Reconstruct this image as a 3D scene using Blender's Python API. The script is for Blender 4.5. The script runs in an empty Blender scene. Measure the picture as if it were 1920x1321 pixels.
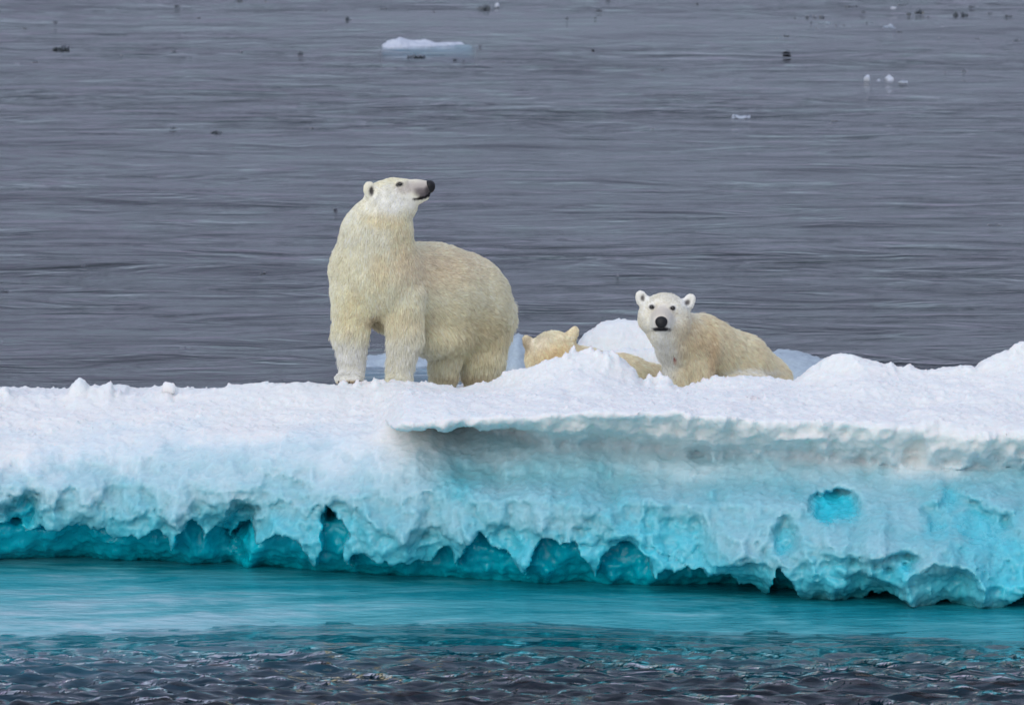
import bpy, math, random
import numpy as np
from mathutils import Vector
R = math.radians
rng = np.random.default_rng(7)
random.seed(7)
scene = bpy.context.scene
col = scene.collection

# ------------------------------------------------------------------ camera
FPX = 10800.0            # focal length in pixels of the 1920 px wide photograph
PITCH = R(6.5)
CAMY, CAMZ = -45.0, 6.566
cam_d = bpy.data.cameras.new('camera')
cam = bpy.data.objects.new('camera', cam_d); col.objects.link(cam)
cam_d.sensor_width = 36.0
cam_d.lens = 36.0 * FPX / 1920.0
cam_d.clip_start = 0.5; cam_d.clip_end = 6000
cam.location = (0, CAMY, CAMZ)
cam.rotation_euler = (R(90) - PITCH, 0, 0)
cam_d.dof.use_dof = True
cam_d.dof.focus_distance = 45.0
cam_d.dof.aperture_fstop = 7.0
scene.camera = cam

# ------------------------------------------------------------------ sky, sun, exposure
SUN_EL, SUN_AZ = R(29), R(203)      # overcast: high soft sun behind the camera, a little left
world = bpy.data.worlds.new('World'); scene.world = world
world.use_nodes = True
wn, wl = world.node_tree.nodes, world.node_tree.links
wn.clear()
out = wn.new('ShaderNodeOutputWorld'); bg = wn.new('ShaderNodeBackground')
sky = wn.new('ShaderNodeTexSky'); sky.sky_type = 'NISHITA'; sky.sun_disc = False
sky.sun_elevation = SUN_EL; sky.sun_rotation = SUN_AZ; sky.air_density = 1.0; sky.dust_density = 3.0
hs = wn.new('ShaderNodeHueSaturation'); hs.inputs['Saturation'].default_value = 0.45
tc = wn.new('ShaderNodeTexCoord'); mp = wn.new('ShaderNodeMapping')
mp.inputs['Scale'].default_value = (1.5, 1.5, 9.0)
ns = wn.new('ShaderNodeTexNoise'); ns.inputs['Scale'].default_value = 2.2; ns.inputs['Detail'].default_value = 4
cr = wn.new('ShaderNodeValToRGB')
cr.color_ramp.elements[0].position = 0.35; cr.color_ramp.elements[0].color = (6.5, 6.2, 9.5, 1)
cr.color_ramp.elements[1].position = 0.68; cr.color_ramp.elements[1].color = (7.2, 9.4, 11.8, 1)
mx = wn.new('ShaderNodeMix'); mx.data_type = 'RGBA'; mx.inputs[0].default_value = 0.85
wl.new(tc.outputs['Generated'], mp.inputs['Vector']); wl.new(mp.outputs[0], ns.inputs['Vector'])
wl.new(ns.outputs['Fac'], cr.inputs[0]); wl.new(sky.outputs[0], hs.inputs['Color'])
wl.new(hs.outputs[0], mx.inputs[6]); wl.new(cr.outputs[0], mx.inputs[7])
sx = wn.new('ShaderNodeSeparateXYZ'); wl.new(tc.outputs['Generated'], sx.inputs[0])
mr = wn.new('ShaderNodeMapRange'); mr.inputs[1].default_value = 0.0; mr.inputs[2].default_value = 1.0   # overcast sky: three times brighter overhead than at the horizon
mr.inputs[3].default_value = 0.50; mr.inputs[4].default_value = 1.55; wl.new(sx.outputs['Z'], mr.inputs[0])
vm = wn.new('ShaderNodeVectorMath'); vm.operation = 'SCALE'; wl.new(mx.outputs[2], vm.inputs[0]); wl.new(mr.outputs[0], vm.inputs['Scale'])
wl.new(vm.outputs[0], bg.inputs['Color']); bg.inputs['Strength'].default_value = 0.068
wl.new(bg.outputs[0], out.inputs['Surface'])

sun_d = bpy.data.lights.new('sun', 'SUN'); sun_d.energy = 1.5; sun_d.angle = R(60); sun_d.color = (1, 0.97, 0.92)
sun = bpy.data.objects.new('sun', sun_d); col.objects.link(sun)
sd = Vector((math.sin(SUN_AZ) * math.cos(SUN_EL), math.cos(SUN_AZ) * math.cos(SUN_EL), math.sin(SUN_EL)))
sun.rotation_euler = (-sd).to_track_quat('-Z', 'Y').to_euler()
scene.view_settings.view_transform = 'Standard'; scene.view_settings.look = 'None'
scene.view_settings.exposure = 0.15; scene.view_settings.gamma = 1.0
scene.cycles.max_bounces = 8; scene.cycles.transparent_max_bounces = 12
scene.cycles.use_denoising = True

# ------------------------------------------------------------------ helpers
CP, SP = math.cos(PITCH), math.sin(PITCH)
def P(px, py, Y):
    """world point seen at photo pixel px, py when it stands at depth Y"""
    a = (px - 960.0) / FPX; b = (660.5 - py) / FPX
    dy = CP + b * SP; dz = -SP + b * CP
    t = (Y - CAMY) / dy
    return np.array([a * t, Y, CAMZ + dz * t])
def W(z, Y=0.0):           # water-plane depth of a pixel row
    return z
def water_pt(px, py):
    b = (660.5 - py) / FPX
    dy = CP + b * SP; dz = -SP + b * CP
    t = -CAMZ / dz
    return np.array([(px - 960.0) / FPX * t, CAMY + dy * t, 0.0])
def pix_z(py, Y):
    py = np.asarray(py, float)
    b = (660.5 - py) / FPX
    return CAMZ + (-SP + b * CP) / (CP + b * SP) * (Y - CAMY)
def pix_x(px, Y):
    return (np.asarray(px, float) - 960.0) / FPX * (Y - CAMY) / CP * 1.0
def proj(v):               # world -> photo pixel
    dx, dy, dz = v[:, 0], v[:, 1] - CAMY, v[:, 2] - CAMZ
    f = dy * CP - dz * SP; u = dy * SP + dz * CP
    return 960 + FPX * dx / f, 660.5 - FPX * u / f

TAB = rng.random((64, 64, 64)).astype(np.float32)
def vnoise(p):
    p = np.asarray(p, np.float32)
    i = np.floor(p).astype(np.int64); f = p - i; f = f * f * (3 - 2 * f)
    i0 = i & 63; i1 = (i + 1) & 63
    x0, y0, z0 = i0[..., 0], i0[..., 1], i0[..., 2]; x1, y1, z1 = i1[..., 0], i1[..., 1], i1[..., 2]
    fx, fy, fz = f[..., 0], f[..., 1], f[..., 2]
    a = TAB[x0, y0, z0] * (1 - fx) + TAB[x1, y0, z0] * fx
    b = TAB[x0, y1, z0] * (1 - fx) + TAB[x1, y1, z0] * fx
    c = TAB[x0, y0, z1] * (1 - fx) + TAB[x1, y0, z1] * fx
    d = TAB[x0, y1, z1] * (1 - fx) + TAB[x1, y1, z1] * fx
    return ((a * (1 - fy) + b * fy) * (1 - fz) + (c * (1 - fy) + d * fy) * fz) * 2 - 1
def fbm(p, octv=4, gain=0.5):
    s = 0; a = 1.0; q = np.asarray(p, np.float32); t = 0
    for k in range(octv):
        s = s + a * vnoise(q + 17.3 * k); t += a; a *= gain; q = q * 2.03
    return s / t
def n2(x, y, f, octv=4, off=0.0, gain=0.5):
    x, y = np.broadcast_arrays(x, y)
    return fbm(np.stack([x * f, y * f, np.full_like(x, off)], -1), octv, gain)
def sstep(a, b, x):
    t = np.clip((x - a) / (b - a), 0, 1); return t * t * (3 - 2 * t)
def smin(a, b, k):
    h = np.clip(0.5 + 0.5 * (b - a) / k, 0, 1); return b * (1 - h) + a * h - k * h * (1 - h)
def smax(a, b, k): return -smin(-a, -b, k)

def surface_nets(F, xs, ys, zs):
    """iso-surface of F (negative inside) on a rectilinear grid"""
    S = F < 0
    nx, ny, nz = F.shape
    cnt = np.zeros((nx - 1, ny - 1, nz - 1), np.uint8)
    for i in (0, 1):
        for j in (0, 1):
            for k in (0, 1):
                cnt += S[i:nx - 1 + i, j:ny - 1 + j, k:nz - 1 + k]
    act = (cnt > 0) & (cnt < 8)
    idx = -np.ones(act.shape, np.int64)
    ci, cj, ck = np.nonzero(act); n = len(ci)
    idx[ci, cj, ck] = np.arange(n)
    acc = np.zeros((n, 3)); num = np.zeros(n)
    offs = [(a, b, c) for a in (0, 1) for b in (0, 1) for c in (0, 1)]
    for a in offs:
        for ax in range(3):
            if a[ax]: continue
            b = list(a); b[ax] = 1
            fa = F[ci + a[0], cj + a[1], ck + a[2]]; fb = F[ci + b[0], cj + b[1], ck + b[2]]
            m = (fa < 0) != (fb < 0)
            t = np.where(m, fa / np.where(m, fa - fb, 1), 0)
            p = np.array(a, float)[None].repeat(n, 0); p[:, ax] += t
            acc[m] += p[m]; num += m
    acc /= num[:, None]
    v = np.stack([xs[ci] + acc[:, 0] * (xs[ci + 1] - xs[ci]), ys[cj] + acc[:, 1] * (ys[cj + 1] - ys[cj]),
                  zs[ck] + acc[:, 2] * (zs[ck + 1] - zs[ck])], 1)
    quads = []
    for ax in range(3):
        sl0 = [slice(None)] * 3; sl1 = [slice(None)] * 3
        sl0[ax] = slice(0, -1); sl1[ax] = slice(1, None)
        A = S[tuple(sl0)]; B = S[tuple(sl1)]
        e = A != B
        o1, o2 = [q for q in range(3) if q != ax]
        ii = list(np.nonzero(e))
        ok = (ii[o1] > 0) & (ii[o2] > 0) & (ii[o1] < F.shape[o1] - 1) & (ii[o2] < F.shape[o2] - 1)
        ii = [q[ok] for q in ii]
        flip = A[tuple(ii)]
        def c(d1, d2):
            q = list(ii); q[o1] = q[o1] + d1; q[o2] = q[o2] + d2
            return idx[tuple(q)]
        q = np.stack([c(-1, -1), c(0, -1), c(0, 0), c(-1, 0)], 1)
        if ax == 1: flip = ~flip
        q = np.where(flip[:, None], q, q[:, ::-1])
        quads.append(q)
    return v, np.concatenate(quads)

def mesh_np(name, v, f, smooth=True):
    me = bpy.data.meshes.new(name)
    v = np.ascontiguousarray(v, np.float32); f = np.ascontiguousarray(f, np.int32)
    me.vertices.add(len(v)); me.vertices.foreach_set('co', v.ravel())
    k = f.shape[1]
    me.loops.add(f.size); me.loops.foreach_set('vertex_index', f.ravel())
    me.polygons.add(len(f)); me.polygons.foreach_set('loop_start', np.arange(0, f.size, k, dtype=np.int32))
    me.polygons.foreach_set('use_smooth', np.full(len(f), smooth))
    me.update(calc_edges=True); me.validate()
    return me
def vnormals(me):
    n = np.empty(len(me.vertices) * 3, np.float32); me.vertex_normals.foreach_get('vector', n); return n.reshape(-1, 3)
def vcoords(me):
    n = np.empty(len(me.vertices) * 3, np.float32); me.vertices.foreach_get('co', n); return n.reshape(-1, 3)
def set_co(me, v):
    me.vertices.foreach_set('co', np.ascontiguousarray(v, np.float32).ravel()); me.update()
def fattr(me, name, a):
    at = me.attributes.new(name, 'FLOAT', 'POINT'); at.data.foreach_set('value', np.ascontiguousarray(a, np.float32))
def cattr(me, name, c):
    at = me.attributes.new(name, 'FLOAT_COLOR', 'POINT')
    c = np.concatenate([c, np.ones((len(c), 1))], 1)
    at.data.foreach_set('color', np.ascontiguousarray(c, np.float32).ravel())
def link(name, data, mat=None, parent=None, label=None, cat=None, group=None, kind=None, loc=None):
    o = bpy.data.objects.new(name, data); col.objects.link(o)
    if mat: data.materials.append(mat)
    if parent: o.parent = parent
    if loc is not None: o.location = loc
    for k, val in (('label', label), ('category', cat), ('group', group), ('kind', kind)):
        if val: o[k] = val
    return o

# ------------------------------------------------------------------ materials
def new_mat(name):
    m = bpy.data.materials.new(name); m.use_nodes = True
    nt = m.node_tree; b = nt.nodes['Principled BSDF']
    return m, nt.nodes, nt.links, b
def tex_noise(N, L, scale, detail=4, rough=0.5, vec=None):
    n = N.new('ShaderNodeTexNoise'); n.inputs['Scale'].default_value = scale; n.inputs['Detail'].default_value = detail
    n.inputs['Roughness'].default_value = rough
    if vec is not None: L.new(vec, n.inputs['Vector'])
    return n
def math_n(N, L, op, a, b=None, c=None):
    n = N.new('ShaderNodeMath'); n.operation = op
    for i, q in enumerate((a, b, c)):
        if q is None: continue
        if isinstance(q, (int, float)): n.inputs[i].default_value = q
        else: L.new(q, n.inputs[i])
    return n.outputs[0]

def ice_material(wet=False):
    m, N, L, b = new_mat('wet_ice_foot' if wet else 'ice')
    tc = N.new('ShaderNodeTexCoord')
    at = N.new('ShaderNodeAttribute'); at.attribute_name = 'blue'
    n1 = tex_noise(N, L, 5.0, 5, 0.6, tc.outputs['Object'])
    v = math_n(N, L, 'MULTIPLY_ADD', n1.outputs['Fac'], 0.16, -0.08)
    f = math_n(N, L, 'ADD', at.outputs['Fac'], v)
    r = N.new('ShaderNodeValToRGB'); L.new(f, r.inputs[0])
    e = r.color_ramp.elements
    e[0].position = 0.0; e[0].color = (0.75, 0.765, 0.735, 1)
    e[1].position = 1.0; e[1].color = (0.0, 0.52, 0.64, 1)  # turquoise end raised to paint in light coming through the ice
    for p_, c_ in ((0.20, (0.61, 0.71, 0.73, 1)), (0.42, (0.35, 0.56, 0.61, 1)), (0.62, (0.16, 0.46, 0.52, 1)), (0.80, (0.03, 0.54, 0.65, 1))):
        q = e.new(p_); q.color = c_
    L.new(r.outputs[0], b.inputs['Base Color'])
    ro = N.new('ShaderNodeMapRange'); L.new(f, ro.inputs[0]); ro.inputs[1].default_value = 0.2; ro.inputs[2].default_value = 0.8
    ro.inputs[3].default_value = 0.75; ro.inputs[4].default_value = 0.18
    L.new(ro.outputs[0], b.inputs['Roughness'])
    b.inputs['Specular IOR Level'].default_value = 0.5
    b.inputs['Subsurface Weight'].default_value = 0.7
    b.inputs['Subsurface Radius'].default_value = (0.55, 0.9, 1.0); b.inputs['Subsurface Scale'].default_value = 0.13
    n2_ = tex_noise(N, L, 45.0, 6, 0.7, tc.outputs['Object']); n3 = tex_noise(N, L, 14.0, 4, 0.6, tc.outputs['Object'])
    h = math_n(N, L, 'MULTIPLY_ADD', n3.outputs['Fac'], 1.6, n2_.outputs['Fac'])
    bp = N.new('ShaderNodeBump'); bp.inputs['Strength'].default_value = 0.30; bp.inputs['Distance'].default_value = 0.018
    if wet:                                   # a film of water runs over it in long ripples
        mp = N.new('ShaderNodeMapping'); mp.inputs['Scale'].default_value = (0.45, 1.0, 1.0); L.new(tc.outputs['Object'], mp.inputs['Vector'])
        w = tex_noise(N, L, 6.5, 4, 0.6, mp.outputs[0]); h = w.outputs['Fac']
        bp.inputs['Strength'].default_value = 1.0; bp.inputs['Distance'].default_value = 0.03
        for l in list(b.inputs['Roughness'].links): L.remove(l)
        for k_, c_ in enumerate(((0.66, 0.74, 0.76, 1), (0.50, 0.62, 0.66, 1), (0.27, 0.50, 0.55, 1), (0.08, 0.38, 0.42, 1), (0.012, 0.25, 0.29, 1), (0.0, 0.17, 0.21, 1))): e[k_].color = c_
        b.inputs['Roughness'].default_value = 0.26; b.inputs['Specular IOR Level'].default_value = 0.4
        b.inputs['Subsurface Weight'].default_value = 0.0
    L.new(h, bp.inputs['Height']); L.new(bp.outputs[0], b.inputs['Normal'])
    return m
ICE = ice_material(); FOOT = ice_material(True)

def water_material():
    m, N, L, b = new_mat('sea_water')
    N.remove(b); out = N['Material Output']
    tc = N.new('ShaderNodeTexCoord')
    mp = N.new('ShaderNodeMapping'); mp.inputs['Scale'].default_value = (0.32, 1.0, 1.0); mp.inputs['Rotation'].default_value = (0, 0, R(4)); L.new(tc.outputs['Object'], mp.inputs['Vector'])
    mp2 = N.new('ShaderNodeMapping'); mp2.inputs['Scale'].default_value = (0.5, 1.0, 1.0); L.new(tc.outputs['Object'], mp2.inputs['Vector'])
    a = tex_noise(N, L, 1.15, 3.5, 0.55, mp.outputs[0]); a.inputs['Distortion'].default_value = 1.0
    c = tex_noise(N, L, 7.0, 2.0, 0.5, mp2.outputs[0])
    lp = tex_noise(N, L, 0.08, 2.0, 0.5, mp.outputs[0])                       # wind patches
    ca = N.new('ShaderNodeAttribute'); ca.attribute_name = 'ripple'
    lpr = N.new('ShaderNodeMapRange'); L.new(lp.outputs['Fac'], lpr.inputs[0]); lpr.inputs[1].default_value = 0.35; lpr.inputs[2].default_value = 0.65; lpr.inputs[3].default_value = 0.45; lpr.inputs[4].default_value = 1.6
    h = math_n(N, L, 'MULTIPLY_ADD', c.outputs['Fac'], 0.085, a.outputs['Fac'])
    h = math_n(N, L, 'MULTIPLY', h, lpr.outputs[0]); h = math_n(N, L, 'MULTIPLY', h, ca.outputs['Fac'])
    bp = N.new('ShaderNodeBump'); bp.inputs['Strength'].default_value = 1.0; bp.inputs['Distance'].default_value = 0.13
    L.new(h, bp.inputs['Height'])
    fr = N.new('ShaderNodeFresnel'); fr.inputs['IOR'].default_value = 1.333; L.new(bp.outputs[0], fr.inputs['Normal'])
    gl = N.new('ShaderNodeBsdfGlossy'); gl.inputs['Roughness'].default_value = 0.06; gl.inputs['Color'].default_value = (1, 1, 1, 1); L.new(bp.outputs[0], gl.inputs['Normal'])
    tr = N.new('ShaderNodeBsdfTransparent'); tr.inputs['Color'].default_value = (0.97, 0.99, 1, 1)
    ms = N.new('ShaderNodeMixShader'); L.new(fr.outputs[0], ms.inputs[0]); L.new(tr.outputs[0], ms.inputs[1]); L.new(gl.outputs[0], ms.inputs[2])
    L.new(ms.outputs[0], out.inputs['Surface'])
    va = N.new('ShaderNodeVolumeAbsorption'); va.inputs['Color'].default_value = (0.03, 0.62, 0.70, 1); va.inputs['Density'].default_value = 2.2
    L.new(va.outputs[0], out.inputs['Volume'])
    return m
WATER = water_material()
def simple_mat(name, c, rough=0.6, spec=0.5):
    m, N, L, b = new_mat(name)
    tc = N.new('ShaderNodeTexCoord'); n = tex_noise(N, L, 30, 4, 0.6, tc.outputs['Object'])
    mxn = N.new('ShaderNodeMix'); mxn.data_type = 'RGBA'; L.new(n.outputs['Fac'], mxn.inputs[0])
    mxn.inputs[6].default_value = (*[q * 0.75 for q in c], 1); mxn.inputs[7].default_value = (*[min(1, q * 1.25) for q in c], 1)
    L.new(mxn.outputs[2], b.inputs['Base Color']); b.inputs['Roughness'].default_value = rough; b.inputs['Specular IOR Level'].default_value = spec
    return m
DEEP = simple_mat('deep_water', (0.006, 0.045, 0.06), 0.9, 0.0)

# ------------------------------------------------------------------ sea
def grow(a, b, s0, s1):
    """spacing grows from s0 to s1 between a and b"""
    n = int(2 * (b - a) / (s0 + s1)) + 1
    t = np.linspace(0, 1, n + 1)
    return a + (b - a) * (s0 * t + 0.5 * (s1 - s0) * t * t) / (0.5 * (s0 + s1))
def build_sea():
    ys = np.concatenate([[-400, -120, -40], grow(-12, -8, 0.08, 0.035)[:-1], grow(-8, -2.5, 0.03, 0.035)[:-1], grow(-2.5, 2, 0.06, 0.1)[:-1], grow(2, 90, 0.09, 0.45)[:-1], [90, 92, 96, 104, 120, 160, 260, 500, 1200, 3000]])
    xs = np.concatenate([[-2500, -500, -120, -40, -20], np.linspace(-14, -4.6, 190, endpoint=False), np.linspace(-4.6, 4.6, 400, endpoint=False), np.linspace(4.6, 14, 191), [20, 40, 120, 500, 2500]])
    X, Y = np.meshgrid(xs, ys, indexing='ij')
    Z = np.zeros_like(X)
    r = np.random.default_rng(3)
    near = sstep(1.0, -3.0, Y)
    far = 1 - near
    fade = sstep(-40, -14, Y) * sstep(150, 95, Y) * sstep(40, 15, np.abs(X))
    for k in range(46):                       # swell and ripples, crests lying mostly across the view
        lam = 0.28 * (3.6 / 0.28) ** r.random()
        th = r.normal(0, 0.42) + math.pi / 2 + 0.12
        amp = 0.0026 * lam ** 0.6
        kx, ky = math.cos(th) * 2 * math.pi / lam, math.sin(th) * 2 * math.pi / lam
        w = np.sin(kx * X + ky * Y + r.random() * 6.28 + 0.9 * np.sin(0.35 * X + 0.21 * Y + k))
        Z += amp * w * (sstep(0.35, 1.2, lam) * far + near * (0.4 if lam < 1.6 else 0.2))
    for k in range(9):                        # long low swell
        lam = 3 + 6 * r.random(); th = r.normal(0, 0.35) + math.pi / 2 + 0.1
        kx, ky = math.cos(th) * 2 * math.pi / lam, math.sin(th) * 2 * math.pi / lam
        Z += 0.013 * np.sin(kx * X + ky * Y + r.random() * 6.28 + 0.8 * np.sin(0.2 * X + 0.13 * Y + k)) * far
    for k in range(30):                       # short chop in front of the floe
        lam = 0.13 * (0.5 / 0.13) ** r.random(); th = r.normal(0, 0.6) + math.pi / 2
        kx, ky = math.cos(th) * 2 * math.pi / lam, math.sin(th) * 2 * math.pi / lam
        Z += 0.0042 * lam ** 0.6 * (1 - 2 * np.abs(np.sin(0.5 * (kx * X + ky * Y + r.random() * 6.28 + 1.5 * np.sin(0.9 * X + 0.5 * Y + k))))) * near
    patch = 0.6 + 0.8 * (n2(X, Y * 0.6, 0.18, 3) * 0.5 + 0.5)
    calm = 1 - 0.85 * sstep(-6.3, -4.7, Y) * near    # sheltered above the shelf
    Z *= fade * patch * calm * (1 + 0.75 * sstep(-4.8, -6.6, Y) + 0.3 * near)
    nx, ny = X.shape
    v = np.stack([X, Y, Z], -1).reshape(-1, 3)
    I = np.arange(nx * ny).reshape(nx, ny)
    f = np.stack([I[:-1, :-1], I[1:, :-1], I[1:, 1:], I[:-1, 1:]], -1).reshape(-1, 4)
    per = np.concatenate([I[:, 0], I[-1, 1:], I[-2::-1, -1], I[0, -2:0:-1]])
    nb = len(v); low = v[per].copy(); low[:, 2] = -5.0
    v = np.concatenate([v, low]); J = nb + np.arange(len(per)); Jn = np.roll(J, -1); pn = np.roll(per, -1)
    side = np.stack([J, Jn, pn, per], 1)
    v = np.concatenate([v, [[0, 1300, -5.0]]]); c = len(v) - 1
    me = mesh_np('sea', v, np.concatenate([f, side]))
    rip = np.ones(len(vcoords(me)), np.float32); vc = vcoords(me); rip = 1 - 0.6 * sstep(-5.9, -4.7, vc[:, 1]) * sstep(1.0, -1.0, vc[:, 1]) + 0.6 * sstep(-5.2, -6.4, vc[:, 1])
    fattr(me, 'ripple', rip)
    link('water', me, WATER, kind='structure')
    fl = mesh_np('sea_floor', np.array([[-2500, -400, -4.95], [2500, -400, -4.95], [2500, 3000, -4.95], [-2500, 3000, -4.95]]), np.array([[0, 1, 2, 3]]))
    link('sea_bed', fl, DEEP, kind='structure')
build_sea()

# ------------------------------------------------------------------ the ice floe
def prof(pts, Y):
    p = np.array(pts, float); return pix_x(p[:, 0], Y), pix_z(p[:, 1], Y)
def build_floe():
    xs = np.concatenate([np.linspace(-7.5, -4.3, 40, endpoint=False), np.arange(-4.3, 4.3, 0.0155), np.linspace(4.3, 7.5, 41)])
    ys = np.concatenate([np.arange(-4.5, -0.9, 0.023), grow(-0.9, 3.4, 0.022, 0.08)])
    zs = np.arange(-0.5, 2.05, 0.0155)
    # ---- top height field from ridge lines at several depths
    X, Y = np.meshgrid(xs, ys, indexing='ij')
    RIDGE = [(0,727),(15,729),(30,735),(60,738),(85,741),(110,742),(128,737),(131,722),(140,712),(150,708),(160,714),(166,722),(185,724),(200,717),(208,716),(216,735),(224,731),(232,738),(260,740),(295,733),(305,726),(318,725),(326,735),(350,732),(380,728),(420,724),(428,717),(440,720),(460,720),(500,717),(550,716),(600,718),(640,719),(700,714),(760,713),(810,714),(860,723),(880,718),(915,712),(938,700),(960,689),(1000,685),(1022,673),(1060,667),(1085,661),(1110,660),(1140,658),(1158,664),(1170,676),(1190,690),(1198,708),(1206,713),(1216,704),(1228,716),(1236,703),(1252,704),(1258,714),(1262,725),(1280,722),(1305,717),(1332,708),(1340,700),(1360,705),(1400,702),(1440,703),(1475,712),(1490,712),(1515,690),(1545,670),(1575,660),(1600,661),(1640,674),(1662,681),(1672,675),(1684,690),(1705,684),(1725,693),(1745,692),(1790,685),(1812,681),(1828,689),(1850,670),(1880,655),(1920,648),(1980,660),(2100,690)]
    Yr = np.interp(pix_x([0, 600, 900, 1000, 1500, 1600], 0), pix_x([0, 600, 900, 1000, 1500, 1600], 0), [-0.25, -0.25, -0.3, -0.7, -0.7, -0.9])
    def ridge_Y(x): return np.interp(x, pix_x([0, 600, 900, 1000, 1500, 1600], 0), [-0.30, -0.28, -0.35, -0.75, -0.75, -0.9])
    rp = np.array(RIDGE, float)
    # ridge z at its own depth
    ry = ridge_Y(pix_x(rp[:, 0], -0.4)); rx = pix_x(rp[:, 0], ry); rz = pix_z(rp[:, 1], ry)
    zr = np.interp(X, rx, rz); yr = ridge_Y(X)
    gx = np.arange(-8, 8, 0.04); gz = np.interp(gx, rx, rz); ker = np.exp(-(np.arange(-14, 15) / 6.0) ** 2); ker /= ker.sum()
    gmin = np.array([gz[max(0, i - 5):i + 6].min() for i in range(len(gz))])
    zr_s = np.interp(X, gx, np.convolve(np.pad(gmin, 14, 'edge'), ker, 'valid')) - 0.012
    right = sstep(pix_x(690, -2), pix_x(770, -2), X)                # overhanging slab starts here
    # front of the ridge
    t = (yr - Y)
    left_h = zr_s - 0.05 * sstep(0, 0.5, t) - 0.12 * sstep(0.2, 1.2, t)
    zlip = np.interp(X, pix_x([700, 1100, 1500, 1920], -2.6), [1.31, 1.30, 1.27, 1.24]) + 0.06 * n2(X, Y * 0.5, 1.3, 3, 3.0)
    right_h = zlip + (zr_s - zlip) * sstep(1.15, 0.1, t) * 0.92 - 0.04 * sstep(1.2, 2.4, t)
    hf = left_h * (1 - right) + right_h * right
    crest = np.exp(-(t / 0.10) ** 2)
    hf = hf + (zr - hf) * np.where(t > 0, np.exp(-(t / 0.16) ** 2), 1)
    # behind the ridge: hollow where the animals stand
    back = zr - (0.04 + 0.20 * sstep(0.1, 0.9, -t)) - 0.05 * (-t)
    flat = 1.16 + 0.0 * X
    wx = sstep(pix_x(930, 0), pix_x(1010, 0), X)
    floor_z = (1.13 - 0.09 * sstep(0.2, 1.0, Y)) * (1 - wx) + wx * 0.98
    floor_z = np.minimum(floor_z, zr - 0.05)
    back = zr + (floor_z - zr) * sstep(0.02, 0.22, -t)
    h = np.where(t > 0, hf, back)
    # the paw prints level under the front feet
    # rear mound behind the cubs, and the end of the top
    mx_ = [(1070, 700), (1085, 640), (1100, 622), (1130, 604), (1165, 598), (1210, 600), (1260, 600), (1320, 615), (1400, 650), (1450, 690), (1470, 760)]
    mp_ = np.array(mx_, float); mz = np.interp(X, pix_x(mp_[:, 0], 1.9), pix_z(mp_[:, 1], 1.9), left=0.3, right=0.3)
    mound = mz - 0.9 * (np.abs(Y - 1.95) / 0.75) ** 2.2
    mound2 = mz - 0.16 - 0.9 * (np.abs(Y - 1.35) / 0.5) ** 2.0
    h = smax(h, mound, 0.03); h = smax(h, np.where(X < pix_x(1270, 1.4), mound2, 0.2), 0.03)
    rear_edge = np.interp(X, pix_x([0, 560, 700, 960, 1060, 1480, 1560, 1920], 1), [1.0, 1.2, 1.35, 1.5, 2.75, 2.75, 0.9, 0.8])
    h -= 1.9 * sstep(0.0, 0.75, Y - rear_edge + 0.15 * n2(X, Y, 1.5, 3, 9.0))
    # crusty snow relief
    rel = n2(X, Y, 2.2, 4, 1.0) * 0.030 + n2(X, Y, 1.1, 3, 1.5) * 0.09 * sstep(0.15, 0.6, t) + n2(X, Y, 9, 3, 2.0) * 0.014
    msk = sstep(-0.1, 0.5, n2(X, Y, 1.7, 2, 6.0))
    lump = np.clip(n2(X, Y, 15, 3, 5.0) - 0.12, 0, 1) * 0.11 * (0.25 + 0.9 * sstep(0.25, 0.0, np.abs(t))) * (0.25 + msk)
    lump += np.clip(n2(X, Y, 38, 2, 8.0) - 0.2, 0, 1) * 0.035
    paw = 0
    h = h + rel * (0.5 + 0.5 * sstep(0.0, 0.4, np.abs(t))) + lump - 0.012
    # ---- front face: depth as a function of x and z
    XX, ZZ = np.meshgrid(xs, zs, indexing='ij')
    pxx = 960 + XX / 42.3 * FPX * CP * 1.0
    rgt = sstep(695, 745, pxx + 25 * n2(XX, ZZ, 3.0, 3, 4.0))        # the slab's own left end
    body = sstep(150, 1150, pxx + 60 * n2(XX, ZZ, 1.2, 2, 4.5))        # the wall itself comes forward gradually
    zk = [-0.5, -0.1, 0.0, 0.1, 0.25, 0.45, 0.65, 0.85, 1.0, 1.1, 1.3, 2.1]
    yl = [-1.6, -1.75, -1.85, -2.02, -2.15, -2.16, -2.04, -1.74, -1.36, -1.12, -0.60, -0.3]
    yb = [-2.6, -2.85, -3.0, -3.12, -3.16, -3.12, -3.02, -2.80, -2.50, -2.30, -2.0, -1.5]
    env_l = np.interp(ZZ, zk, yl); env_r = np.interp(ZZ, zk, yb)
    env_r = env_r - 0.80 * sstep(1150, 1850, pxx) * sstep(1.0, 0.25, ZZ)
    env = env_l * (1 - body) + env_r * body
    # the slab overhangs a hollow
    bil0 = (1 - 2.6 * np.abs(vnoise(np.stack([XX * 5, ZZ * 5, XX * 0 + 171], -1)))) + 0.5 * (1 - 2.6 * np.abs(vnoise(np.stack([XX * 13, ZZ * 13, XX * 0 + 172], -1))))
    lip0 = pix_z(np.interp(pxx, [700, 760, 900, 1100, 1300, 1500, 1700, 1920], [810, 812, 812, 824, 835, 855, 868, 875]), -2.78)
    lipz = lip0 + 0.10 * n2(XX, ZZ * 0.3, 1.6, 3, 6.6) + (0.07 + 0.02 * sstep(830, 1150, pxx)) * n2(XX, ZZ, 4.5, 5, 6.8, 0.65) - 0.05 * sstep(830, 1100, pxx)
    sw = 0.05 + 0.13 * sstep(830, 1100, pxx)
    slab = sstep(0, 1, (ZZ - lipz + sw) / (1.6 * sw)) * rgt
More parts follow.
